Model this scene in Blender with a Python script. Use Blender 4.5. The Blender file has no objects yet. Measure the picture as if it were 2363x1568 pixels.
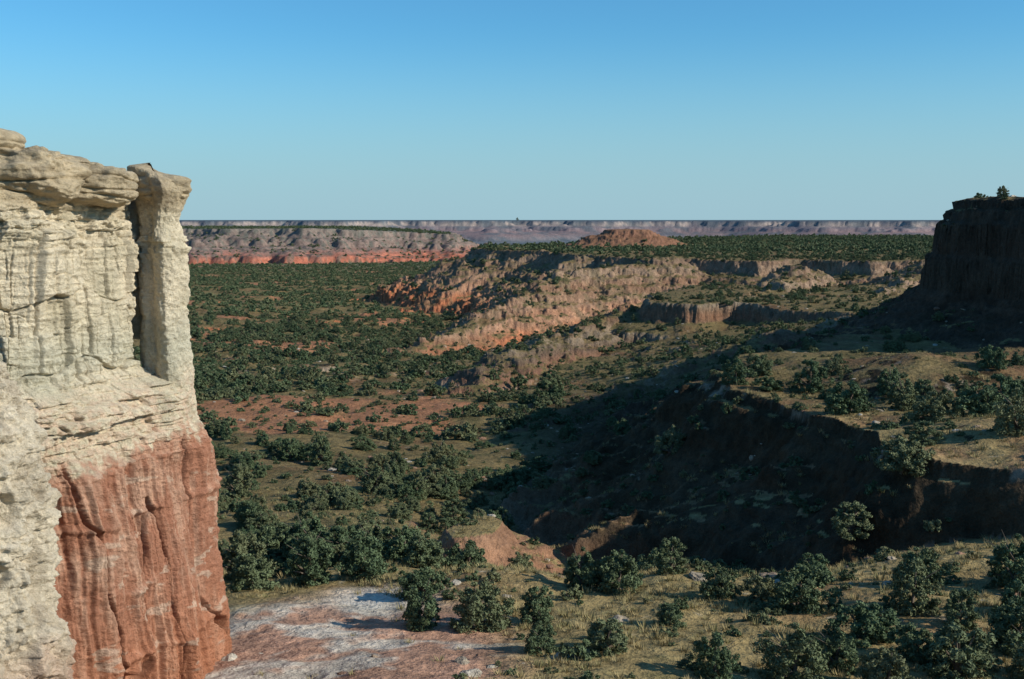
import bpy, math, time
import numpy as np
T0=time.time()
rng=np.random.default_rng(7)
SUN_AZ=(0.955,-0.297); SUN_EL=math.radians(28)
# ---------------------------------------------------------------- noise
perm=rng.permutation(256); P=np.concatenate([perm,perm,perm]).astype(np.int32)
GA=rng.random(256)*2*np.pi; GX=np.cos(GA).astype(np.float32); GY=np.sin(GA).astype(np.float32)
g3=rng.normal(size=(256,3)); g3/=np.linalg.norm(g3,axis=1)[:,None]; g3=g3.astype(np.float32)
HV=rng.random(256)
def hsh(i,j):
    i=np.asarray(i).astype(np.int64)&255;j=np.asarray(j).astype(np.int64)&255
    return HV[P[P[i]+j]]*2-1
def fade(t): return t*t*t*(t*(t*6-15)+10)
def n2(x,y):
    x=np.asarray(x,dtype=np.float64); y=np.asarray(y,dtype=np.float64)
    xf=np.floor(x); yf=np.floor(y); dx=(x-xf).astype(np.float32); dy=(y-yf).astype(np.float32)
    xi=xf.astype(np.int64)&255; yi=yf.astype(np.int64)&255
    u=fade(dx); v=fade(dy)
    a=P[xi]; b=P[xi+1]
    def g(h,ax,ay): return GX[h]*ax+GY[h]*ay
    h00=P[a+yi]; h10=P[b+yi]; h01=P[a+yi+1]; h11=P[b+yi+1]
    p=g(h00,dx,dy); q=g(h10,dx-1,dy); r=g(h01,dx,dy-1); s=g(h11,dx-1,dy-1)
    return ((p+u*(q-p))*(1-v)+(r+u*(s-r))*v)*1.45
def n3(x,y,z):
    x=np.asarray(x,dtype=np.float64);y=np.asarray(y,dtype=np.float64);z=np.asarray(z,dtype=np.float64)
    x,y,z=np.broadcast_arrays(x,y,z)
    xf=np.floor(x);yf=np.floor(y);zf=np.floor(z)
    dx=x-xf;dy=y-yf;dz=z-zf
    xi=xf.astype(np.int64)&255;yi=yf.astype(np.int64)&255;zi=zf.astype(np.int64)&255
    u=fade(dx);v=fade(dy);w=fade(dz)
    def g(i,j,k):
        h=P[P[P[xi+i]+yi+j]+zi+k]; G=g3[h]
        return G[...,0]*(dx-i)+G[...,1]*(dy-j)+G[...,2]*(dz-k)
    def l(a,b,t): return a+t*(b-a)
    return l(l(l(g(0,0,0),g(1,0,0),u),l(g(0,1,0),g(1,1,0),u),v),l(l(g(0,0,1),g(1,0,1),u),l(g(0,1,1),g(1,1,1),u),v),w)*1.5
def fbm2(x,y,sc,o=4,gain=.5,off=0.0):
    s=0;a=1;t=0
    for i in range(o):
        s=s+a*n2(x/sc+off+i*17.3,y/sc-off+i*5.7);t+=a;a*=gain;sc/=2.03
    return s/t
def rid2(x,y,sc,o=3,off=0.0):
    s=0;a=1;t=0
    for i in range(o):
        s=s+a*(1-2*np.abs(n2(x/sc+off+i*11.3,y/sc+off+i*7.7)));t+=a;a*=.5;sc/=2.1
    return s/t
def fbm3(x,y,z,o=4,gain=.5):
    s=0;a=1;t=0;f=1
    for i in range(o):
        s=s+a*n3(x*f+i*13.1,y*f+i*3.3,z*f+i*9.2);t+=a;a*=gain;f*=2.07
    return s/t
def ss(a,b,x):
    t=np.clip((x-a)/(b-a),0,1); return t*t*(3-2*t)
def mix(a,b,t): 
    t=np.asarray(t)[...,None]; return np.asarray(a)*(1-t)+np.asarray(b)*t
# ---------------------------------------------------------------- terrain
def UX(xb): return (xb-1181.5)/2626.0
cp=[(200,41,-18.3),(530,42,-18.0),(530,50,-18.9),(900,42,-17.4),(1400,42,-17.6),(1900,43,-18),(2363,43,-18),
(530,60,-20),(900,60,-20.2),(1300,60,-20),(1700,60,-19.8),(2100,60,-19.3),(2400,60,-19),
(1200,68,-20.8),(900,70,-21.5),(550,75,-23),(1600,68,-21),(1900,66,-21),
(1200,78,-26),(1500,80,-26.5),(1800,78,-25),(900,85,-25),(550,95,-27),
(1300,100,-31),(1500,100,-29.5),(1250,125,-33),(1700,90,-26),(900,112,-29),(550,130,-31),
(900,165,-34.5),(550,180,-34),(1100,185,-36.5),(1400,165,-34),(1700,150,-29),(1900,170,-22),
(500,300,-40),(900,300,-41),(1100,255,-40.5),(1300,220,-37),(1600,200,-31),(1300,310,-40),(1600,270,-33),(1900,250,-26),
(1100,400,-48),(1300,450,-45),(1600,380,-36),(1900,330,-29),
(500,520,-48),(900,520,-50),(1050,560,-52),(500,800,-54),(900,800,-56),(1000,720,-56),(1200,600,-53),
(500,1300,-62),(1100,1300,-64),(500,1800,-69),(1300,1800,-72),(2300,1800,-75),(2300,300,-24),(2300,600,-45),(1600,700,-50),
(0,3500,-80),(1200,3500,-82),(2300,3500,-82),(0,7000,-85),(2300,7000,-85),
(-1500,50,-22),(-1500,200,-36),(-1500,1000,-60),(3800,50,-17),(3800,200,-22),(3800,1000,-50),(1180,20,-13.5),(0,25,-13.5),(2363,20,-13),(1180,32,-16.3)]
C=np.array([(math.atan(UX(a)),b/math.cos(math.atan(UX(a))),c) for a,b,c in cp])
ex=np.array([(a,r,z) for a in (-3,-2,-1.3,1.3,2,3) for r,z in ((20,-10),(100,-15),(1500,-20),(9000,-20))])
C=np.concatenate([C,ex])
U=np.stack([C[:,0]*2.2,np.log(C[:,1])],1)
def phi(r2): return r2*np.log(r2+1e-9)*.5
D2=((U[:,None]-U[None])**2).sum(-1)
N=len(U); A=np.zeros((N+3,N+3)); A[:N,:N]=phi(D2)+np.eye(N)*.003; A[:N,N]=1;A[:N,N+1:]=U;A[N,:N]=1;A[N+1:,:N]=U.T
W=np.linalg.solve(A,np.concatenate([C[:,2],[0,0,0]]))
def base(x,y):
    r=np.hypot(x,y)
    az=np.arctan2(x,y)*2.2; lr=np.log(np.maximum(r,20.0)+1.0)
    s=W[N]+W[N+1]*az+W[N+2]*lr
    for i in range(N):
        r2=(az-U[i,0])**2+(lr-U[i,1])**2; s=s+W[i]*phi(r2)
    return np.where(r<36,np.minimum(s,-6-r*.25),s)
def sdpoly(x,y,poly):
    p=np.array(poly,float); n=len(p); d=np.full(x.shape,1e18); inside=np.zeros(x.shape,bool)
    for i in range(n):
        a=p[i];b=p[(i+1)%n];e=b-a
        wx=x-a[0];wy=y-a[1]
        t=np.clip((wx*e[0]+wy*e[1])/(e@e),0,1)
        d=np.minimum(d,(wx-e[0]*t)**2+(wy-e[1]*t)**2)
        c=((a[1]>y)!=(b[1]>y))&(x<(b[0]-a[0])*(y-a[1])/(b[1]-a[1]+1e-12)+a[0])
        inside^=c
    d=np.sqrt(d); return np.where(inside,-d,d)
def spur(x,y,pts,slope):
    """height of a ridge line falling away on both sides"""
    p=np.array(pts,float);h=np.full(x.shape,-1e9)
    for i in range(len(p)-1):
        a=p[i];b=p[i+1];e=b[:2]-a[:2];wx=x-a[0];wy=y-a[1]
        t=np.clip((wx*e[0]+wy*e[1])/(e@e),0,1)
        dd=np.hypot(wx-e[0]*t,wy-e[1]*t)
        h=np.maximum(h,a[2]+(b[2]-a[2])*t-np.sqrt(dd*dd+6)*slope+1.3)
    return h
POLA=[(-32,795),(-8,735),(18,700),(28,645),(50,600),(66,560),(90,575),(118,545),(145,570),(170,540),(210,545),(300,500),(600,500),(900,1500),(300,1350),(190,1230),(120,1080),(40,930),(-16,845)]
POLB=[(65.5,174),(67.5,155),(70,140),(82,130),(110,134),(170,150),(400,200),(420,300),(200,290),(120,262),(94,226),(74,194)]
POLR=[(24,133),(22.5,120),(23,105),(25,90),(27.5,77),(32,70),(43,60),(60,52),(100,60),(110,150),(60,175),(32,150)]
POLE=[(42,350),(55,338),(68,345),(80,318),(95,300),(150,290),(180,450),(70,450),(45,400)]
POLF=[(-4.4,88.5),(-1.6,90.5),(-.6,94),(-1.6,97),(-3.5,95),(-5.2,91)]
POLC=[(-1500,1750),(-700,1820),(-540,1880),(-470,1800),(-400,1870),(-330,1850),(-250,1900),(-190,2000),(-90,2030),(-60,2300),(-300,2700),(-1500,2700)]
SPURS=[([(81,575,-20),(23,522,-25),(-5,462,-35.5),(-21,422,-42),(-40,385,-45.5)],.6),
 ([(118,470,-20),(94,405,-25),(45,372,-29),(15,332,-34),(-3,288,-37),(-10,255,-39)],.55),
 ([(190,520,-20),(150,430,-24),(112,370,-27)],.45),
 ([(160,360,-19),(110,310,-23.5),(66,270,-28),(36,240,-33),(14,215,-37),(2,198,-39)],.5),
 ([(84,230,-19),(62,208,-22),(42,190,-26),(22,172,-31),(6,158,-35)],.50),
 ([(18,700,-20),(-10,690,-29),(-38,668,-43),(-60,655,-53)],.6),
 ([(2,745,-19.5),(-30,735,-29),(-62,722,-50)],.6),
 ([(40,620,-21),(20,600,-28),(-2,590,-39),(-22,575,-50)],.6)]
def terrain(x,y,full=False):
    x=np.asarray(x,float);y=np.asarray(y,float)
    r=np.hypot(x,y)
    z=base(x,y)
    far=ss(60,400,r)
    z=z+fbm2(x,y,26,5,off=3)*(.9+1.8*far)+rid2(x,y,70,3,off=9)*1.6*ss(110,300,r)
    z=z+fbm2(x,y,3.2,4,off=5)*.28
    g=rid2(x,y,55,4,off=31); g2=fbm2(x,y,14,4,off=41); g3_=rid2(x,y,16,3,off=47);g5=rid2(x,y,7,3,off=49)
    typ=np.zeros(x.shape,int)
    # ledges
    zt=z+fbm2(x,y,30,4,off=21)*3.5
    H=3.2; q=zt/H; f=q-np.floor(q); q2=(np.floor(q)+ss(.55,.95,f))*H
    z=z+(q2-zt)*.5*ss(75,110,r)*(1-ss(1500,2000,r))*ss(-.25,.25,fbm2(x,y,40,2,off=23))
    for pts,sl in SPURS:
        h=spur(x+g2*7,y+g*9,pts,sl)+g3_*2.4+g5*.9+g2*1.2
        q=h/4.5+fbm2(x,y,60,2,off=25)*.6; fq=q-np.floor(q); h=h+(ss(.5,.9,fq)-fq)*4.5*.3*ss(300,380,y)
        typ=np.where(h>z+.5,8,typ); z=np.maximum(z,h)
    def mesa(z,typ,poly,top,sds,drops,w1,w2,gd,k,gscale=1.0):
        sd0=sdpoly(x,y,poly)
        sd=sd0+g*w1*.6+g2*w2
        sd=sd-(g3_*.7+g5*.3)*np.clip(sd0,0,60)*gd
        h=top-np.interp(sd,sds,drops)-np.clip(sd-sds[-1],0,1e9)*.6
        m=h>z
        typ=np.where(m,k,typ)
        return np.maximum(z,h),typ,sd0
    topA=-19.4+fbm2(x,y,120,3,off=61)*1.6+fbm2(x,y,12,3,off=63)*.5
    z,typ,sA=mesa(z,typ,POLA,topA,[0,5,18,21,48,52,66,76,120],[0,6,12,15,28,33,40,43,62],10,5,.35,1)
    hx=(x-86)/1.4;hy=(y-850)
    hr=np.hypot(hx,hy)+g3_*4+g2*5
    hh=-21+np.interp(hr,[0,12,16,32,50],[14.5,13.8,11,3,-4])-np.clip(hr-50,0,1e9)
    hr2=np.hypot((x-55)/1.6,(y-800))+g3_*4
    hh=np.maximum(hh,-19.5+3.5-hr2*.25-np.clip(hr2-30,0,1e9))
    typ=np.where(hh>z,5,typ); z=np.maximum(z,hh)
    z,typ,sE=mesa(z,typ,POLE,-25.5+fbm2(x,y,20,3,off=66),[0,2.5,12,14,40],[0,5,8,11,24],8,4,.25,2)
    topR=np.interp(y,[60,130,170],[-15.2,-18,-17.5])+np.clip((x-30)*.06,0,4)+fbm2(x,y,14,4,off=71)*1.5+ np.exp(-((x-43)**2+(y-118)**2)/90)*2.8+np.exp(-((x-33)**2+(y-128)**2)/60)*1.8+np.exp(-((x-36)**2+(y-84)**2)/40)*1.0
    z,typ,sR=mesa(z,typ,POLR,topR,[0,.5,1.5,3.2,4.5,9,16,20],[0,.9,1.2,3.2,5.2,8.5,13.5,17],3.0,6.0,.4,2)
    topF=-25.3+fbm2(x,y,8,3,off=73)*.4
    z,typ,sF=mesa(z,typ,POLF,topF,[0,.9,5],[0,1.5,5],.6,1.2,.6,6)
    topB=3.2+fbm2(x,y,30,3,off=77)*.4+fbm2(x,y,4,3,off=79)*.35
    sds=[-3,-1.6,-1.5,-.4,0,.9,1.1,2.0,2.5,4.5,12,24,60,120]; dr=[0,.5,1.5,1.9,3.4,4.0,8.0,9.0,13.5,15.5,20,27,46,72]
    z,typ,sB=mesa(z,typ,POLB,topB,sds,dr,1.6,2.6,.25,3)
    gC=rid2(x,y,150,4,off=81); gc3=rid2(x,y,60,3,off=83)
    sC=sdpoly(x,y,POLC); sd=sC+gC*55+gc3*26
    hC=-14.5+fbm2(x,y,200,3,off=85)*2-np.clip((x+330)*.05,0,14)-np.interp(sd,[0,12,40,50,120,128,220],[0,9,18,26,42,52,64])-np.clip(sd-220,0,1e9)*.5
    typ=np.where(hC>z,4,typ); z=np.maximum(z,hC)
    sD=(5000-y)+fbm2(x,y,1500,4,off=91)*1500+gC*90+np.clip(np.abs(x)-2500,0,9e9)*-.5-np.clip(x-600,0,1500)*.45
    hD=-4+fbm2(x,y,900,2,off=93)*3-np.interp(sD,[0,40,130,170,420,480,900],[0,20,30,42,60,72,92])
    typ=np.where(hD>z,7,typ); z=np.maximum(z,hD)
    led=np.interp(r+fbm2(x,y,2,2)*.4,[0,2.2,3.2,9,40],[-1.75,-1.8,-4,-14,-60])
    z=np.where(r<38,np.maximum(z,led),z)
    if full: return z,typ
    return z
lin=np.linspace
rr=np.concatenate([lin(math.log(.4),math.log(38),70)[:-1],lin(math.log(38),math.log(130),400)[:-1],lin(math.log(130),math.log(450),430)[:-1],
 lin(math.log(450),math.log(1000),440)[:-1],lin(math.log(1000),math.log(1700),80)[:-1],lin(math.log(1700),math.log(2300),170)[:-1],
 lin(math.log(2300),math.log(3800),50)[:-1],lin(math.log(3800),math.log(7500),200)[:-1],lin(math.log(7500),math.log(60000),30)])
rr=np.exp(rr)
d=math.radians
az=np.concatenate([lin(d(-180),d(-60),60)[:-1],lin(d(-60),d(-27),90)[:-1],lin(d(-27),d(27),1150)[:-1],lin(d(27),d(60),120)[:-1],lin(d(60),d(180),60)])
R_,A_=np.meshgrid(rr,az,indexing='ij')
X=R_*np.sin(A_);Y=R_*np.cos(A_)
Z,TYP=terrain(X,Y,True)
print('terrain',X.shape,time.time()-T0)
Pn=np.stack([X,Y,Z],-1)
du=np.gradient(Pn,axis=0);dv=np.gradient(Pn,axis=1)
nr=np.cross(dv,du);nr/=np.linalg.norm(nr,axis=-1)[...,None]+1e-12
nz=np.abs(nr[...,2])
# colour
s1=fbm2(X,Y,22,4,off=101);s2=fbm2(X,Y,5,4,off=103);s3=fbm2(X,Y,90,4,off=107);s4=fbm2(X,Y,1.3,3,off=109)
grass=np.array([.30,.225,.105]);dirt=np.array([.29,.155,.08]);green=np.array([.12,.13,.055]);pale=np.array([.45,.39,.30])
soil=mix(np.broadcast_to(grass,X.shape+(3,)),dirt,ss(0,.45,s1+.4*s2)*.8)
soil=mix(soil,green,ss(.05,.4,s2-.2*s1)*.5)
soil=mix(soil,np.array([.30,.165,.095]),(TYP==2)*(Y<160)*ss(-.3,.3,s1+s2)*.65)
soil=mix(soil,pale,ss(.28,.42,s4*.6+s1*.5)*.5)
zz=Z+s1*1.5+s3*2
pal=np.array([[.30,.23,.16],[.20,.13,.085],[.29,.155,.095],[.22,.16,.11],[.37,.30,.22],[.27,.14,.09],[.18,.125,.09],[.30,.23,.16]])
ph=(zz*.42)%7.0
rock=np.stack([np.interp(ph,np.arange(8),pal[:,k]) for k in range(3)],-1)
farA=ss(330,460,R_)
strat=n2(Z*.9+s1*1.2,s3*2)*.5
rA=np.stack([np.interp(Z+s1*3.5,[-58,-50,-46,-42,-36,-30,-25,-20,-5],c) for c in ([.38,.43,.43,.39,.31,.24,.26,.19,.18],[.13,.14,.15,.195,.185,.14,.17,.13,.115],[.065,.065,.07,.115,.12,.09,.115,.09,.085])],-1)*(1+.5*strat[...,None])
rock=mix(rock,rA*.85+rock*.15,farA)
rock=mix(rock,np.array([.16,.13,.08]),ss(.05,.35,fbm2(X,Y,9,3,off=113)+.3*s1)*farA*.6)
steep=ss(.955,.82,nz+s2*.08)
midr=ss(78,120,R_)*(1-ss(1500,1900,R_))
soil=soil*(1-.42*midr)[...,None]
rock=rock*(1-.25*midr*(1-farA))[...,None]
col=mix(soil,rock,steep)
# shadow side: shade deepened by painting soil, slopes and right cliff darker
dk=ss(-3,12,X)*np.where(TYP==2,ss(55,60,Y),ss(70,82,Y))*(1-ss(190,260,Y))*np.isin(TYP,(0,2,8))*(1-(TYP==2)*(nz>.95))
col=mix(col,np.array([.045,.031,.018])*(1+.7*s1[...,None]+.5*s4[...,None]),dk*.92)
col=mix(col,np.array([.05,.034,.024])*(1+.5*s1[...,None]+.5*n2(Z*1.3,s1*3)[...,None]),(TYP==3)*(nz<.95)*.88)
lip=(TYP==2)&(nz<.95)&(Y<140)&(Z>np.interp(Y,[60,130,170],[-15.2,-18,-17.5])+np.clip((X-30)*.06,0,4)-.9)
col=mix(col,np.array([.28,.22,.165]),lip*ss(.0,.3,s2+s4*.5)*.8)
vm=ss(.20,.32,s3+.35*s1)*ss(110,200,R_)*(1-ss(2000,2500,R_))*(TYP==0)*(X<.1*Y)
col=mix(col,[.34,.155,.085],vm*.8)
col=mix(col,np.array([.25,.115,.07]),((TYP==5)*.7))
col=mix(col,np.array([.28,.15,.09]),((TYP==6)&(nz<.93))*.8)
# mesa C
gC=fbm2(X,Y,60,4,off=121);dots=ss(.0,.25,fbm2(X,Y,9,2,off=123))
cC=1.35*np.stack([np.interp(Z+gC*8,[-70,-60,-54,-46,-30,-16],c) for c in ([.28,.30,.22,.165,.165,.15],[.095,.105,.105,.115,.12,.12],[.06,.065,.08,.095,.10,.10])],-1)  # overall lift paints slight distance haze into the rock
cC=cC*(1+.35*n2(Z*.35+gC,s3)[...,None])
cC=mix(cC,[.095,.115,.095],dots*.6)
cC=mix(cC,[.09,.11,.08],ss(.97,.995,nz)*.8)
col=mix(col,cC,(TYP==4)*1.0)
mC=ss(1300,1900,R_)*(TYP==0)
col=mix(col,mix(np.broadcast_to(np.array([.10,.12,.08]),X.shape+(3,)),[.28,.135,.09],ss(.05,.3,gC)),mC)
# far rim, distance haze painted in as bluer rock colours
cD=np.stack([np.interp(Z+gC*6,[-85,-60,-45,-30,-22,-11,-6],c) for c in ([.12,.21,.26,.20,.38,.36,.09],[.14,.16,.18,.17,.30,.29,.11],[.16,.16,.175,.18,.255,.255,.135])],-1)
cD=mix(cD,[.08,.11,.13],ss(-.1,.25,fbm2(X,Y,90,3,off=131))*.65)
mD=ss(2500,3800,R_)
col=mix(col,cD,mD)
# bare badlands beside the tower foot
bx=ss(1.25,.75,np.hypot((X+8.5)/8.5,(Y-47)/10.5)+s2*.25)
bad=mix(np.broadcast_to(np.array([.38,.22,.15]),X.shape+(3,)),[.50,.43,.35],ss(.04,.24,s2*.8+s1*.3+.1*n2(X/.8,Y/.8)))
wp=np.exp(-(((X+6.8)/3.6)**2+((Y-58)/3.2)**2)**2)
bx=np.maximum(bx,wp)
bad=mix(bad,[.60,.56,.48],wp*.85)
col=mix(col,bad,bx)
col*= (1+s4*.25)[...,None]
amp=np.clip(R_*.004,.2,2.0)*steep*(R_<1500)
Pn=Pn+nr*(fbm3(X/3.0,Y/3.0,Z/1.0,4,.6)*amp*1.3)[...,None]
def grid_mesh(name,Pv,colr,wrap_u=False,wrap_v=False):
    nu,nv=Pv.shape[:2]
    me=bpy.data.meshes.new(name)
    iu=np.arange(nu if wrap_u else nu-1);iv=np.arange(nv if wrap_v else nv-1)
    I,J=np.meshgrid(iu,iv,indexing='ij');I2=(I+1)%nu;J2=(J+1)%nv
    q=np.stack([I*nv+J,I*nv+J2,I2*nv+J2,I2*nv+J],-1).reshape(-1,4)
    me.vertices.add(nu*nv);me.vertices.foreach_set('co',Pv.reshape(-1).astype(np.float32))
    me.loops.add(q.size);me.loops.foreach_set('vertex_index',q.reshape(-1).astype(np.int32))
    me.polygons.add(len(q));me.polygons.foreach_set('loop_start',(np.arange(len(q))*4).astype(np.int32))
    me.update(calc_edges=True)
    me.polygons.foreach_set('use_smooth',np.ones(len(q),bool))
    if colr is not None:
        a=me.attributes.new('tint','FLOAT_COLOR','POINT')
        c=np.ones((nu*nv,4),np.float32);c[:,:3]=np.clip(colr.reshape(-1,3),0,1);a.data.foreach_set('color',c.reshape(-1))
    return me
def add(name,me,mat,parent=None,loc=(0,0,0)):
    o=bpy.data.objects.new(name,me);bpy.context.scene.collection.objects.link(o)
    if mat: me.materials.append(mat)
    o.parent=parent;o.location=loc;return o
# ---------------------------------------------------------------- materials
def tint_mat(name,scales,bumps,var=.35,spec=.15,stretch=(1,1,1)):
    m=bpy.data.materials.new(name);m.use_nodes=True;nt=m.node_tree;nd=nt.nodes;L=nt.links
    b=nd['Principled BSDF'];b.inputs['Roughness'].default_value=.92;b.inputs['Specular IOR Level'].default_value=spec
    at=nd.new('ShaderNodeAttribute');at.attribute_name='tint'
    geo=nd.new('ShaderNodeNewGeometry');mp=nd.new('ShaderNodeVectorMath');mp.operation='MULTIPLY';mp.inputs[1].default_value=stretch
    L.new(geo.outputs['Position'],mp.inputs[0])
    prev=at.outputs['Color'];nrm=None
    for sc,bd in zip(scales,bumps):
        n=nd.new('ShaderNodeTexNoise');n.inputs['Scale'].default_value=sc;n.inputs['Detail'].default_value=5;n.inputs['Roughness'].default_value=.6
        L.new(mp.outputs[0],n.inputs['Vector'])
        mr=nd.new('ShaderNodeMapRange');mr.inputs['From Min'].default_value=.3;mr.inputs['From Max'].default_value=.7;mr.inputs['To Min'].default_value=1-var;mr.inputs['To Max'].default_value=1+var
        L.new(n.outputs['Fac'],mr.inputs['Value'])
        v=nd.new('ShaderNodeVectorMath');v.operation='SCALE';L.new(prev,v.inputs[0]);L.new(mr.outputs[0],v.inputs['Scale']);prev=v.outputs[0]
        bp=nd.new('ShaderNodeBump');bp.inputs['Strength'].default_value=1;bp.inputs['Distance'].default_value=bd
        L.new(n.outputs['Fac'],bp.inputs['Height'])
        if nrm: L.new(nrm,bp.inputs['Normal'])
        nrm=bp.outputs[0]
    L.new(prev,b.inputs['Base Color']);L.new(nrm,b.inputs['Normal']);return m
matT=tint_mat('canyon_ground',[.25,1.6,7.0],[.8,.35,.08],.25,spec=.05)
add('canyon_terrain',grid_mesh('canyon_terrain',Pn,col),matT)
print('terrain mesh',time.time()-T0)
# ---------------------------------------------------------------- sandstone tower (left)
matC=tint_mat('banded_sandstone',[1.2,5.0,20.0],[.10,.08,.03],.14,stretch=(1,1,1.8))
def cliff_colour(x,y,z):
    n=fbm3(x*.45,y*.45,z*.35,4); nv=fbm3(x*2.2,y*2.2,z*.25,3); nf=fbm3(x*3,y*3,z*6,3)
    cream=mix(np.broadcast_to(np.array([.63,.54,.395]),x.shape+(3,)),[.50,.435,.31],ss(-.1,.4,n))
    cream=mix(cream,[.45,.43,.33],np.exp(-((z+5.0+n)/1.0)**2)*.7)
    cream=mix(cream,[.49,.345,.25],ss(-5.6,-7,z+n)*.7*ss(-.3,.3,nf+nv*.5))
    cap=mix(np.broadcast_to(np.array([.46,.37,.245]),x.shape+(3,)),[.25,.20,.135],ss(0,.4,n+nf*.5)*.7)
    cream=mix(cream,cap,ss(.1,.7,z))
    red=mix(np.broadcast_to(np.array([.34,.155,.095]),x.shape+(3,)),[.45,.265,.18],ss(-.15,.35,n*.7+nv*.8))
    red=mix(red,[.40,.16,.08],ss(-13,-18,z)*.6)
    red=mix(red,[.54,.41,.31],ss(.18,.28,fbm3(x*.5,y*.5,z*1.6,4))*.6)
    line=-8.7+ .55*(x+14.5)*0.35+1.0*nv+.9*n
    c=mix(cream,red,ss(.25,-.35,z-line))
    return c*(1+.18*nf+.10*nv)[...,None]
def terr(q,lo=.35,hi=.65):
    f=np.floor(q);return f+ss(lo,hi,q-f)
def blocks(s,z,w,h,k,jit=.18):
    """stack of jointed blocks: constant offset inside each block, chamfered joints"""
    zz_=z/h+jit*n2(s*.6+k,z*.3/h)*1.5
    row=np.floor(zz_);fz=zz_-row
    ss_=s/w+hsh(row,row*0+k)*3.7+jit*n2(z*.9/h,s*.4/w+k)
    col_=np.floor(ss_);fs=ss_-col_
    edge=np.minimum(np.minimum(fs,1-fs)*w,np.minimum(fz,1-fz)*h)
    return hsh(col_+k*7,row+k*3),edge
def relief(x,y,z,s):
    """outward relief of the rock faces, metres"""
    crumb=np.exp(-((z+.1)/.75)**2)+np.exp(-((z+7.3)/1.5)**2)
    b1,e1=blocks(s,z,1.1,.34,1);b2,e2=blocks(s,z,.45,.15,2);b3,e3=blocks(s,z,2.6,.75,3)
    d_=crumb*(b1*.2+b2*.11+b3*.28-ss(.05,.0,e1)*.08)
    midz=ss(.2,-.8,z)*ss(-6.5,-5.6,z)
    m1,f1=blocks(s,z,1.3,2.7,4,.16);m2,f2=blocks(s,z,.7,1.0,5,.16);m4,f4=blocks(s,z,.6,3.6,6,.14)
    d_+=midz*(m1*.24+m2*.09+m4*.07-ss(.08,.0,f1)*.26-ss(.04,.0,f2)*.07*ss(-.2,.3,n2(s*.5,z*.5))-ss(.05,.0,f4)*.12*ss(.0,.3,n2(s*.7+5,z*.3)))
    d_+=midz*(n2(s*.35,z*.12)*.45+n2(s*.4,z*5+.6*n2(s*.3,z))*.05+n2(s*.9,z*11)*.03)
    rz=ss(-8.2,-9.6,z)
    fl=terr(n2(s*.9+.2*n2(s*.4,z*.3),z*.05+8)*3.0,.3,.7)/3.0; d_+=rz*(fl*.6+n2(s*2.7,z*.14)*.2+n2(s*6,z*.3)*.08+n2(s*12,z*.8)*.04)
    cr=1-np.abs(n2(s*.45+7+.1*n2(s,z*.5),z*.06)); d_-=rz*ss(.97,.988,cr)*.7
    for zl in (-10.9,-13.4,-16.0): d_+=rz*np.exp(-(np.clip((z-zl+.5*n2(s*.25,zl)),-9,9)/.13)**2)*.2*ss(-.3,.3,n2(s*.6,zl))
    d_+=fbm3(x*.8,y*.8,z*.7,2)*.16+fbm3(x*3,y*3,z*5,4,.6)*(.11+.06*crumb)
    return d_
Up=np.array([(-45,33),(-30,35.5),(-21,37),(-17.2,38.8),(-16.2,41.5),(-15.4,44),(-15.3,45.2),(-16.2,46.6),(-20,49.5),(-30,52),(-45,54)],float)
Lo=np.array([(-45,31),(-30,33.5),(-20,35),(-15.2,37.8),(-13.5,41),(-12.4,43.4),(-12.1,45.4),(-13,48),(-17,51.5),(-30,54),(-45,56)],float)
def resample(pts,t):
    n=len(pts);i=np.clip(t.astype(int),0,n-2);f=(t-i)[:,None]
    p=lambda k:pts[np.clip(k,0,n-1)]
    a,b,c,e=p(i-1),p(i),p(i+1),p(i+2)
    return .5*((2*b)+(-a+c)*f+(2*a-5*b+4*c-e)*f*f+(-a+3*b-3*c+e)*f**3)
t=np.concatenate([lin(0,1.6,60)[:-1],lin(1.6,7.2,800)[:-1],lin(7.2,10,80)])
pu=resample(Up,t);pl=resample(Lo,t)
zs=np.concatenate([lin(.9,-19,660),lin(-19,-24,20)[1:]])
w=np.interp(zs,[-24,-16,-12,-9,-7,-5.8],[1.05,1,.85,.62,.38,0])
base_p=pu[None]*(1-w[:,None,None])+pl[None]*w[:,None,None]
bump=np.exp(-((base_p[...,0]+14)**2+(base_p[...,1]-45.5)**2)/4.5)*(ss(-5.9,-6.5,zs)*ss(-14,-8,zs))[:,None]
tan=np.gradient(base_p,axis=1);tan/=np.linalg.norm(tan,axis=-1)[...,None]
nrm=np.stack([tan[...,1],-tan[...,0]],-1)
sarc=np.concatenate([[0],np.cumsum(np.linalg.norm(np.diff(pu,axis=0),axis=1))])
S=np.broadcast_to(sarc[None],base_p.shape[:2]);ZZ=np.broadcast_to(zs[:,None],S.shape)
x0,y0=base_p[...,0],base_p[...,1]
dd=relief(x0,y0,ZZ,S)+bump*1.0
PX=x0+nrm[...,0]*dd;PY=y0+nrm[...,1]*dd
body=np.stack([PX,PY,ZZ+.03*n2(S*2,ZZ*2)],-1)
ctr=np.stack([np.full(len(t),-30.),np.clip(pu[:,1],42,46)],-1)
tops=[]
for k,f in enumerate((.95,.6,.3,.08)):
    q=body[0,:,:2]*(1-f)+ctr*f;tops.append(np.concatenate([q,np.full((len(t),1),1.0+.1*k)],1))
allp=np.concatenate([np.array(tops),body],0)
tower=bpy.data.objects.new('sandstone_cliff',None);bpy.context.scene.collection.objects.link(tower)
add('cliff_face',grid_mesh('cliff_face',allp[::-1],cliff_colour(allp[...,0],allp[...,1],allp[...,2])[::-1]),matC,tower)
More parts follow.
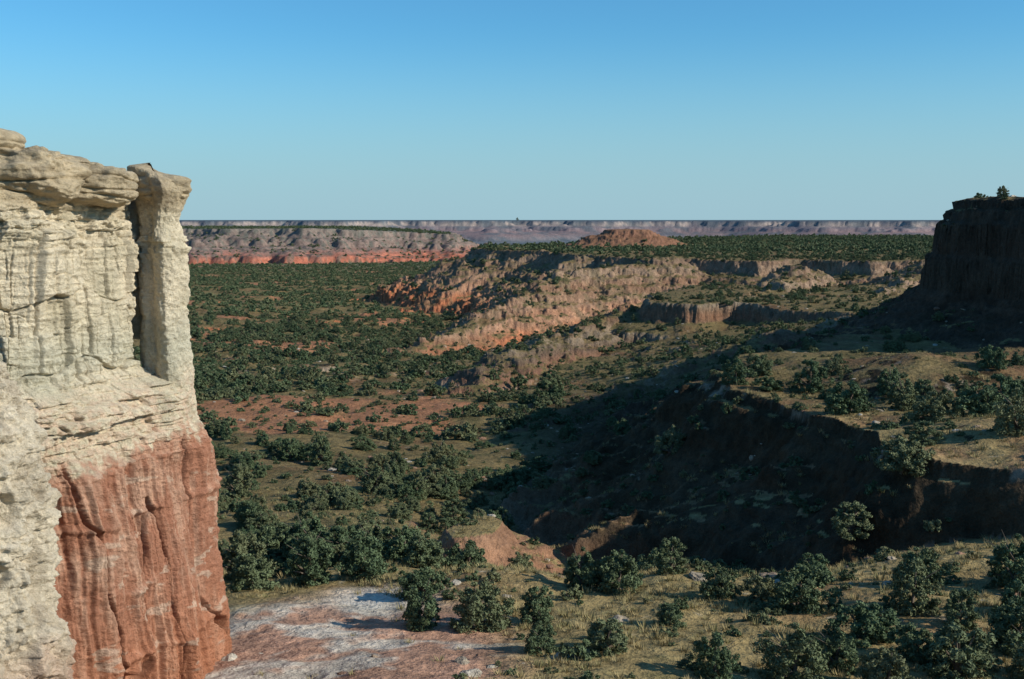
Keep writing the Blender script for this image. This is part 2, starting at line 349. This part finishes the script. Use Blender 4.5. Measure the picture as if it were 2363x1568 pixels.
def blob(name,c,r,rot=0,amp=.3,seed=0,nu=150,nv=230,p=2.8,parent=None,colf=cliff_colour,mat=None):
    th=lin(1e-3,math.pi-1e-3,nu)[:,None];f=lin(0,2*math.pi,nv,endpoint=False)[None]
    sg=lambda v,e:np.sign(v)*np.abs(v)**e
    e=2/p
    x=sg(np.sin(th),e)*sg(np.cos(f),e);y=sg(np.sin(th),e)*sg(np.sin(f),e);z=sg(np.cos(th),e)*np.ones_like(f)
    x,y,z=x*r[0],y*r[1],z*r[2]
    ca,sa=math.cos(rot),math.sin(rot);x,y=x*ca-y*sa,x*sa+y*ca
    X1=x+c[0];Y1=y+c[1];Z1=z+c[2]
    nn=fbm3(X1*.7+seed,Y1*.7,Z1*1.0,4)*1.3
    led=np.exp(-((n3(X1*.25+seed,Y1*.25,Z1*2.2))/.10)**2)*.16
    kk=1+amp*nn-led*amp*2+fbm3(X1*3,Y1*3,Z1*5,3)*.07*min(1,amp*3)
    ln=np.sqrt(x*x+y*y+z*z)+1e-9
    off=(kk-1)*min(r)
    pts=np.stack([X1+x/ln*off*1.3,Y1+y/ln*off*1.3,Z1+z/ln*off],-1)
    me=grid_mesh(name,pts,colf(pts[...,0],pts[...,1],pts[...,2]),wrap_v=True)
    return add(name,me,mat or matC,parent)
caps=[((-19.7,40.0,2.75),(2.5,2.0,.55),.15,.25),((-17.7,40.9,1.5),(2.2,2.1,1.05),.2,.5),((-15.95,43.3,1.25),(1.65,1.8,.85),.4,.4),((-17.0,42.3,1.95),(1.4,1.6,.45),.1,.4),
 ((-20,45,1.3),(3.5,3,.8),0,.4),((-24,41.5,1.9),(3.8,4,1.1),0,.4),((-31,43,1.6),(6,6,1.2),0,.3),((-17.8,46,1.0),(1.4,1.3,.6),.2,.4),((-15.7,47.0,-1.8),(.95,.9,3.2),.2,.25)]
for i,(c,r,ro,am) in enumerate(caps): blob('caprock',c,r,ro,am,seed=i*7.3,parent=tower)
# hoodoo pillar
zz=lin(2.05,-8.5,340);ang=lin(0,2*math.pi,260,endpoint=False)
rad=np.interp(zz,[-8.5,-6.3,-5,-3,-1.6,-1.1,-.7,-.2,.3,.9,1.3,1.7,1.95,2.05],[1.25,1.06,1.0,1.0,.98,1.14,1.0,.80,.88,1.06,1.2,1.12,.8,.1])
cx=np.interp(zz,[-8,-3,0,1,2.1],[-14.1,-14.15,-14.2,-14.1,-14.35]);
ZP,AP=np.meshgrid(zz,ang,indexing='ij')
rp=rad[:,None]*(1/np.maximum(np.abs(np.cos(AP+.35)),np.abs(np.sin(AP+.35))))**.4*.95
AW=(AP+math.radians(127)+math.pi)%(2*math.pi)-math.pi
rp=rp-.5*np.exp(-np.abs(AW/.8)**3)*ss(2.0,1.5,ZP)   # hollow on the side next to the cliff
cr_=np.exp(-((ZP+1.0)/.4)**2)
bx_=np.cos(AP)*2;by_=np.sin(AP)*2
pb,pe=blocks(AP*1.1,ZP,.8,.22,9)
rp=rp+cr_*pb*.2+fbm3(bx_*.5,by_*.5,ZP*.7,3)*.20+fbm3(bx_*2.0,by_*2.0,ZP*4,4,.6)*.14
pp=np.stack([cx[:,None]+np.cos(AP)*rp,45.8+np.sin(AP)*rp,ZP+.22*np.exp(-((ZP-2)/.5)**2)*-np.cos(AP)],-1)
pil=bpy.data.objects.new('hoodoo_pillar',None);bpy.context.scene.collection.objects.link(pil)
add('column',grid_mesh('column',pp[::-1],cliff_colour(pp[...,0],pp[...,1],pp[...,2])[::-1],wrap_v=True),matC,pil)
blob('cap_stone',(-13.95,45.9,1.25),(1.0,.95,.55),.3,.45,seed=3.1,parent=pil)
# near buttress at frame edge
def butt_col(x,y,z):
    n=fbm3(x*.8,y*.8,z*.5,4)
    c=mix(np.broadcast_to(np.array([.58,.50,.38]),x.shape+(3,)),[.42,.35,.26],ss(-.1,.4,n))
    return mix(c,[.36,.2,.14],ss(-12,-15,z+n*2)*.7)
zz=lin(-3.6,-22,460);ang=lin(0,2*math.pi,560,endpoint=False);ZP,AP=np.meshgrid(zz,ang,indexing='ij')
rad=np.interp(zz,[-22,-15,-10,-6.5,-4.4,-3.8,-3.6],[3.9,3.1,2.6,2.0,1.4,.8,.05])
bx_=np.cos(AP)*3;by_=np.sin(AP)*3
b1,e1=blocks(AP*3,ZP,1.2,.5,11,.4);b2,e2=blocks(AP*3,ZP,.5,.2,12,.4)
rp=rad[:,None]*(1+fbm3(bx_*.35,by_*.35,ZP*.22,4)*.3)-ss(.1,.4,n3(bx_*.9,by_*.9,ZP*.9))*.35+b1*.16+b2*.08+fbm3(bx_*1.6,by_*1.6,ZP*2.4,4,.6)*.32
rp=np.maximum(rp,.02)
pp=np.stack([-17.0+np.cos(AP)*rp,34.3+np.sin(AP)*rp,ZP],-1)
but=add('rock_buttress',grid_mesh('rock_buttress',pp[::-1],butt_col(pp[...,0],pp[...,1],pp[...,2])[::-1],wrap_v=True),matC)
print('cliff',time.time()-T0)
# ---------------------------------------------------------------- vegetation
def leaf_mat(name,c1,c2,c3):
    m=bpy.data.materials.new(name);m.use_nodes=True;nt=m.node_tree;nd=nt.nodes;L=nt.links
    b=nd['Principled BSDF'];b.inputs['Roughness'].default_value=.8;b.inputs['Specular IOR Level'].default_value=.15
    at=nd.new('ShaderNodeAttribute');at.attribute_name='shade'
    oi=nd.new('ShaderNodeObjectInfo')
    r=nd.new('ShaderNodeValToRGB');r.color_ramp.elements[0].color=(*c1,1);r.color_ramp.elements[1].color=(*c2,1)
    L.new(at.outputs['Fac'],r.inputs[0])
    mx=nd.new('ShaderNodeMixRGB');mx.inputs[2].default_value=(*c3,1)
    mm=nd.new('ShaderNodeMath');mm.operation='POWER';mm.inputs[1].default_value=2.0;L.new(oi.outputs['Random'],mm.inputs[0])
    m2=nd.new('ShaderNodeMath');m2.operation='MULTIPLY';m2.inputs[1].default_value=.8;L.new(mm.outputs[0],m2.inputs[0])
    L.new(m2.outputs[0],mx.inputs[0]);L.new(r.outputs[0],mx.inputs[1]);L.new(mx.outputs[0],b.inputs['Base Color'])
    return m
mLeaf=leaf_mat('juniper_foliage',(.055,.088,.045),(.13,.178,.09),(.19,.19,.10))
mGrass=leaf_mat('dry_grass',(.20,.16,.075),(.42,.33,.17),(.20,.20,.085))
mBark=bpy.data.materials.new('juniper_bark');mBark.use_nodes=True
bn=mBark.node_tree.nodes;bb=bn['Principled BSDF'];bb.inputs['Roughness'].default_value=.9
tn=bn.new('ShaderNodeTexNoise');tn.inputs['Scale'].default_value=12;tr=bn.new('ShaderNodeValToRGB');tr.color_ramp.elements[0].color=(.07,.05,.035,1);tr.color_ramp.elements[1].color=(.2,.16,.12,1)
mBark.node_tree.links.new(tn.outputs['Fac'],tr.inputs[0]);mBark.node_tree.links.new(tr.outputs[0],bb.inputs['Base Color'])
def tube(p0,p1,r0,r1,n=6):
    p0=np.array(p0);p1=np.array(p1);a=p1-p0;a/=np.linalg.norm(a);u=np.cross(a,[.3,.9,.2]);u/=np.linalg.norm(u);v=np.cross(a,u)
    th=lin(0,2*math.pi,n,endpoint=False)
    c=np.cos(th)[:,None]*u+np.sin(th)[:,None]*v
    V=np.concatenate([p0+c*r0,p1+c*r1]);F=[(i,(i+1)%n,n+(i+1)%n,n+i) for i in range(n)]
    return V,F
def make_tree(name,nclump,nleaf,lsize,seed,h=1.0,wide=1.0,sparse=0.0,limbs=True):
    g=np.random.default_rng(seed);Vs=[];Fs=[];mats=[];sh=[];off=0
    cl=[];ph1,ph2=g.uniform(0,6.28,2)
    while len(cl)<nclump:
        a=g.uniform(0,2*math.pi);zt=g.uniform(.02,1.0)
        rmax=.5*math.sqrt(max(0,1-((zt-.38)/.64)**2))*wide
        rmax*=.84+.22*math.sin(a*2+ph1)+.14*math.sin(a*5+ph2)
        q=math.sqrt(g.uniform(.2,1))*rmax
        cl.append((math.cos(a)*q,math.sin(a)*q,zt*.86*h*(1+.16*math.sin(a*3+ph2)),g.uniform(.04,.12)*(1.15-zt*.3)))
    if limbs:
        segs=[((0,0,-.08),(.03,.02,.18*h),.06,.045)]
        for k in range(7):
            c=cl[g.integers(len(cl))];m_=(c[0]*.45+.02,c[1]*.45,.18*h+(c[2]-.18*h)*.4)
            segs+= [((.03,.02,.14*h),m_,.032,.02),(m_,(c[0],c[1],c[2]+.03),.02,.005)]
        if sparse>0:
            for k in range(3):
                a=g.uniform(0,6.28);segs.append(((.02,.02,.5*h),(math.cos(a)*.5,math.sin(a)*.5,h*g.uniform(.7,1.05)),.014,.003))
        for s_ in segs:
            V,F=tube(*s_);Vs.append(V);Fs+= [tuple(i+off for i in f) for f in F];off+=len(V);mats+=[1]*len(F);sh+=[0]*len(F)
    for (cx_,cy_,cz_,cr_) in cl:
        n=nleaf;dirs=g.normal(size=(n,3));dirs/=np.linalg.norm(dirs,axis=1)[:,None]
        pos=np.array([cx_,cy_,cz_])+dirs*cr_*(g.random((n,1))**.4)*[1,1,.85]
        pos[:,2]=np.maximum(pos[:,2],.01)
        u=g.normal(size=(n,3))+[0,0,.6];u/=np.linalg.norm(u,axis=1)[:,None];v=np.cross(u,dirs+g.normal(size=(n,3))*.5);v/=np.linalg.norm(v,axis=1)[:,None]+1e-9
        s_=lsize*g.uniform(.6,1.4,(n,1))
        V=np.stack([pos-u*s_*.5-v*s_*.3,pos-u*s_*.1+v*s_*.45,pos+u*s_*.8],1).reshape(-1,3)
        Vs.append(V);Fs+= [(off+3*i,off+3*i+1,off+3*i+2) for i in range(n)];off+=3*n
        mats+=[0]*n;b_=g.uniform(.05,.95);sh+=list(np.clip(b_+g.normal(size=n)*.18,0,1))
    me=bpy.data.meshes.new(name);me.from_pydata(np.concatenate(Vs).tolist(),[],Fs)
    me.materials.append(mLeaf);me.materials.append(mBark)
    me.polygons.foreach_set('material_index',np.array(mats,np.int32))
    a=me.attributes.new('shade','FLOAT','FACE');a.data.foreach_set('value',np.array(sh,np.float32));me.update()
    return me
def make_tuft(name,seed,n=26,hh=.3):
    g=np.random.default_rng(seed);V=[];F=[];sh=[]
    for i in range(n):
        a=g.uniform(0,6.28);r_=g.uniform(0,.16);x_,y_=math.cos(a)*r_,math.sin(a)*r_
        a2=a+g.normal()*.5;l=g.uniform(.05,.22);h_=hh*g.uniform(.5,1.1);w_=.018
        px,py=-math.sin(a2)*w_,math.cos(a2)*w_
        V+=[(x_-px,y_-py,-.03),(x_+px,y_+py,-.03),(x_+math.cos(a2)*l,y_+math.sin(a2)*l,h_)];F.append((3*i,3*i+1,3*i+2));sh.append(g.random())
    me=bpy.data.meshes.new(name);me.from_pydata(V,[],F);me.materials.append(mGrass)
    a=me.attributes.new('shade','FLOAT','FACE');a.data.foreach_set('value',np.array(sh,np.float32));return me
def rock_mesh(name,seed,flat=.28):
    th=lin(1e-3,math.pi-1e-3,12)[:,None];f=lin(0,2*math.pi,16,endpoint=False)[None]
    x=np.sin(th)*np.cos(f);y=np.sin(th)*np.sin(f);z=np.cos(th)*np.ones_like(f)
    k=1+.5*fbm3(x*1.2+seed,y*1.2,z*1.2,3);k=np.round(k*6)/6*.6+k*.4
    p_=np.stack([x*k*.5,y*k*.4,z*k*flat],-1)
    c=np.broadcast_to(np.array([[.33,.27,.20],[.27,.16,.11],[.42,.37,.30],[.30,.22,.155]][seed%4]),p_.shape)
    me=grid_mesh(name,p_,c,wrap_v=True);me.polygons.foreach_set('use_smooth',np.zeros(len(me.polygons),bool));me.materials.append(matT);return me
def instancer(name,variants,pts,scl,rot,idx):
    col_=bpy.data.collections.new(name+'_sources')
    for i,me in enumerate(variants):
        o=bpy.data.objects.new('%s_source_%02d'%(name,i),me);col_.objects.link(o)
    me=bpy.data.meshes.new(name);me.vertices.add(len(pts));me.vertices.foreach_set('co',pts.astype(np.float32).reshape(-1))
    a=me.attributes.new('scl','FLOAT_VECTOR','POINT');a.data.foreach_set('vector',scl.astype(np.float32).reshape(-1))
    a=me.attributes.new('rot','FLOAT_VECTOR','POINT');a.data.foreach_set('vector',rot.astype(np.float32).reshape(-1))
    a=me.attributes.new('idx','INT','POINT');a.data.foreach_set('value',idx.astype(np.int32))
    me.update();o=bpy.data.objects.new(name,me);bpy.context.scene.collection.objects.link(o)
    ng=bpy.data.node_groups.new(name+'_scatter','GeometryNodeTree')
    ng.interface.new_socket('Geometry',in_out='INPUT',socket_type='NodeSocketGeometry');ng.interface.new_socket('Geometry',in_out='OUTPUT',socket_type='NodeSocketGeometry')
    nd=ng.nodes;L=ng.links;gi=nd.new('NodeGroupInput');go=nd.new('NodeGroupOutput')
    ip=nd.new('GeometryNodeInstanceOnPoints');ci=nd.new('GeometryNodeCollectionInfo');ci.inputs['Collection'].default_value=col_
    ci.inputs['Separate Children'].default_value=True;ci.inputs['Reset Children'].default_value=True;ip.inputs['Pick Instance'].default_value=True
    def att(n_,t_):
        k=nd.new('GeometryNodeInputNamedAttribute');k.data_type=t_;k.inputs['Name'].default_value=n_;return k.outputs['Attribute']
    L.new(gi.outputs[0],ip.inputs['Points']);L.new(ci.outputs[0],ip.inputs['Instance']);L.new(att('idx','INT'),ip.inputs['Instance Index'])
    L.new(att('scl','FLOAT_VECTOR'),ip.inputs['Scale']);L.new(att('rot','FLOAT_VECTOR'),ip.inputs['Rotation']);L.new(ip.outputs[0],go.inputs[0])
    md=o.modifiers.new('scatter','NODES');md.node_group=ng;return o
fgv=[make_tree('juniper_fg%d'%i,110,95,.042,10+i,h=hh,sparse=sp) for i,(hh,sp) in enumerate([(.8,0),(.95,1),(.7,0),(1.05,1),(.85,0)])]
midv=[make_tree('juniper_mid%d'%i,30,34,.12,30+i,h=hh) for i,hh in enumerate([.65,.8,.55,.9])]
farv=[make_tree('juniper_far%d'%i,10,12,.3,50+i,h=hh,limbs=False) for i,hh in enumerate([.6,.7,.5])]
named=[(-1.4,51,2.9),(-4.2,51.5,2.3),(-4.7,58,2.4),(1.2,52,1.9),(4,46.5,2.2),(5.8,60,3.2),(3.8,61,2.4),(-14.4,61.5,2.9),(-11.4,63,2.8),(-8.5,64,3.0),(-5.6,70,3.2),
(1.2,46,1.5),(7.5,52,1.7),(8,43.5,1.8),(10.7,57,2.1),(14.4,54.5,3.0),(11.2,43.8,2.6),(15.8,49,2.8),(19.2,53,2.6),(18.3,44.8,3.0),(22,48,2.8),(25.8,57,3.0),(12.8,56.5,2.0),(9,63,2.2),
(16.5,60.5,2.3),(21.5,58,2.8),(13.5,46,2.0),(-12.5,66.5,3.0),(-16,66,3.0),(-3,72,3.0),(0.5,71,2.2),(-9.5,70,2.5),(17,46.5,2.0),(20.5,50.5,1.8),(24,52,2.4),(14.8,43.2,2.2),(21.5,44.5,2.4),
(26.7,122,2.9),(30,113,3.2),(29,97,4.0),(33,88,3.6),(35.5,79,3.4),(48,113,3.0),(40,92,3.2),(38,104,2.4),(34,119,2.6),(45,100,2.8),(31,104,2.0),
(71,166,1.8),(75,163,2.6),(79,162,1.6),(73,158,1.4)]
for i,(x_,y_,w_) in enumerate(named):
    z_=float(terrain(np.array([x_]),np.array([y_]))[0])
    o=bpy.data.objects.new('juniper_tree',fgv[i%5]);bpy.context.scene.collection.objects.link(o)
    o.location=(x_,y_,z_-.05);w_*=1.04;o.scale=(w_,w_*rng.uniform(.85,1.1),w_*rng.uniform(.8,1.0));o.rotation_euler=(0,0,rng.uniform(0,6.28))
xl,yl=26.0,5600.0
o=bpy.data.objects.new('rim_speck_tree',midv[3]);bpy.context.scene.collection.objects.link(o);o.location=(xl,yl,float(terrain(np.array([xl]),np.array([yl]))[0])-1);o.scale=(13,13,19)  # unidentified speck on the far rim, represented by a tree mesh
def scatter(r0,r1,per_m2,a=27.5,dens=None,slopemax=.8,sz=(2,4),pw=1.0,jit=0):
    A=d(a)*(r1*r1-r0*r0);n=int(A*per_m2)
    r_=np.sqrt(rng.uniform(r0*r0,r1*r1,n));t_=rng.uniform(-d(a),d(a),n);x_=r_*np.sin(t_);y_=r_*np.cos(t_)
    z_,ty=terrain(x_,y_,True);e=np.clip(r_*.006,.5,4)
    sl=np.hypot(terrain(x_+e,y_)-z_,terrain(x_,y_+e)-z_)/e
    k=sl<slopemax
    if dens is not None: k&=rng.random(n)<dens(x_,y_,z_,r_,sl,ty)
    x_,y_,z_,r_=x_[k],y_[k],z_[k],r_[k];n=len(x_)
    s_=sz[0]+(sz[1]-sz[0])*rng.random(n)**pw
    s_=s_*np.where((x_>.06*y_-4)&(r_>120)&(r_<700),.72,1)
    return np.stack([x_,y_,z_-.05],1),s_
def cliffclear(x,y): return ~((x<-10.5)&(y>30)&(y<58)&(x<-9))
def dens_tree(x,y,z,r,sl,ty):
    c=fbm2(x,y,38,3,off=201)+.5*fbm2(x,y,11,2,off=203)
    valley=(ty==0)&(x<.06*y-4)
    dn=np.where(valley,ss(-.24,.16,c)*.93+.07,ss(-.05,.4,c)*.55+.18)
    red=fbm2(x,y,90,4,off=107)+.35*fbm2(x,y,22,4,off=101)
    dn=dn*(1-.8*ss(.22,.34,red)*ss(110,200,r))
    dn=np.where((ty==5),.03,dn)
    dn=np.where(ty==3,.05,dn)
    dn=np.where((ty==8)&(y>300),dn*.45,dn)
    dn=np.where((ty==1)&(sl<.35),np.maximum(dn,.6),dn)
    dn=np.where((ty==1)&(sl>=.35)&(x<110),dn*.2,dn)
    bench=(r<72);dn=np.where(bench,0.0,dn)
    dn=np.where((ty==2)&(x<60)&(y<140)&(sl<.4),dn*.45,dn)
    return dn*cliffclear(x,y)*(1-ss(.5,1.0,sl))
def pack(lst):return np.concatenate([l[0] for l in lst]),np.concatenate([l[1] for l in lst])
def rots(n,t=.08):
    r_=np.zeros((n,3));r_[:,2]=rng.uniform(0,6.28,n);r_[:,:2]=rng.normal(size=(n,2))*t;return r_
def scl3(s):return np.stack([s,s*rng.uniform(.8,1.25,len(s)),s*rng.uniform(.6,1.05,len(s))],1)
p,s=scatter(72,190,.11,dens=dens_tree,slopemax=1.1,sz=(1.0,3.8),pw=1.4);n=len(p);instancer('juniper_woodland_near',fgv,p,scl3(s),rots(n),rng.integers(0,5,n));print('n',n)
p,s=scatter(190,620,.105,dens=dens_tree,sz=(1.2,4.4),pw=1.5);n=len(p);instancer('juniper_woodland',midv,p,scl3(s),rots(n),rng.integers(0,4,n));print('n',n)
p,s=pack([scatter(620,1400,.038,dens=dens_tree,sz=(2.2,4.8)),scatter(1400,2500,.012,dens=lambda x,y,z,r,sl,ty:np.where(ty==0,.9,.45)*(1-ss(.6,1.0,sl)),slopemax=1.2,sz=(3,5.5))]);n=len(p)
instancer('distant_juniper_woodland',farv,p,scl3(s),rots(n),rng.integers(0,3,n));print('n',n)
dsh=lambda x,y,z,r,sl,ty:(.35+.5*ss(-.1,.3,fbm2(x,y,9,3,off=211)))*cliffclear(x,y)*(1-.97*(np.hypot((x+8.5)/8.5,(y-48)/10.5)<1))
p,s=pack([scatter(38,130,.38,dens=dsh,slopemax=1.2,sz=(.35,1.4),pw=2),scatter(130,560,.15,dens=dsh,slopemax=1.1,sz=(.5,1.8),pw=2)]);n=len(p)
instancer('low_scrub',midv[:3]+farv[:1],p,scl3(s),rots(n),rng.integers(0,3,n));print('n',n)
tf=[make_tuft('grass_tuft%d'%i,i) for i in range(4)]
p,s=scatter(38,135,3.6,dens=lambda x,y,z,r,sl,ty:ss(-.25,.2,fbm2(x,y,4,3,off=221))*(1-.97*(np.hypot((x+8.5)/8.5,(y-48)/10.5)<1.05))*cliffclear(x,y)*(1-.6*ss(70,90,r)),sz=(.6,1.7));n=len(p)
instancer('dry_grass',tf,p,scl3(s),rots(n),rng.integers(0,4,n));print('n',n)
rk=[rock_mesh('rock%d'%i,i) for i in range(4)]+[rock_mesh('slab',6,.10)]
p,s=pack([scatter(38,140,.35,dens=lambda x,y,z,r,sl,ty:.12+.88*ss(.1,.35,fbm2(x,y,12,3,off=231)),slopemax=3,sz=(.12,1.1),pw=4),scatter(140,450,.015,slopemax=3,sz=(.5,1.8),pw=3),
  scatter(62,74,.10,dens=lambda x,y,z,r,sl,ty:ss(.0,.3,fbm2(x,y,6,2,off=241)),sz=(.7,1.8),pw=2)]);n=len(p)
instancer('scattered_rocks',rk,p,scl3(s),rots(n,.2),rng.integers(0,5,n));print('n',n)
# ---------------------------------------------------------------- light, sky, camera
sun=bpy.data.lights.new('sun','SUN');sun.energy=5.0;sun.angle=d(.5);sun.color=(1,.93,.79)
so=bpy.data.objects.new('sun',sun);bpy.context.scene.collection.objects.link(so)
from mathutils import Vector
dirv=Vector((SUN_AZ[0]*math.cos(SUN_EL),SUN_AZ[1]*math.cos(SUN_EL),math.sin(SUN_EL)))
so.rotation_euler=dirv.to_track_quat('Z','Y').to_euler()
wd=bpy.data.worlds.new('World');bpy.context.scene.world=wd;wd.use_nodes=True
nt=wd.node_tree;sk=nt.nodes.new('ShaderNodeTexSky');sk.sky_type='NISHITA';sk.sun_disc=False;sk.sun_elevation=SUN_EL
sk.sun_rotation=math.atan2(SUN_AZ[0],SUN_AZ[1]);sk.air_density=1.0;sk.dust_density=.3;sk.ozone_density=2.0
tm=nt.nodes.new('ShaderNodeVectorMath');tm.operation='MULTIPLY';tm.inputs[1].default_value=(.58,1.29,1.66)
nt.links.new(sk.outputs[0],tm.inputs[0])
tc=nt.nodes.new('ShaderNodeTexCoord');sx=nt.nodes.new('ShaderNodeSeparateXYZ');nt.links.new(tc.outputs['Generated'],sx.inputs[0])
mr=nt.nodes.new('ShaderNodeMapRange');mr.inputs['From Min'].default_value=0;mr.inputs['From Max'].default_value=.17;mr.inputs['To Min'].default_value=.88;mr.inputs['To Max'].default_value=0
mr.interpolation_type='SMOOTHSTEP';nt.links.new(sx.outputs['Z'],mr.inputs['Value'])
mx=nt.nodes.new('ShaderNodeMixRGB');mx.inputs[2].default_value=(4.2,6.4,7.6,1)
nt.links.new(mr.outputs[0],mx.inputs[0]);nt.links.new(tm.outputs[0],mx.inputs[1])
nt.links.new(mx.outputs[0],nt.nodes['Background'].inputs[0]);nt.nodes['Background'].inputs[1].default_value=.085
cam=bpy.data.cameras.new('camera');cam.lens=40;cam.sensor_width=36;cam.clip_end=100000;cam.clip_start=.1
co=bpy.data.objects.new('camera',cam);bpy.context.scene.collection.objects.link(co);co.rotation_euler=(d(90-6.0),0,0)
sc=bpy.context.scene;sc.camera=co;sc.view_settings.view_transform='Standard';sc.view_settings.look='None';sc.view_settings.exposure=0
print('done',time.time()-T0)
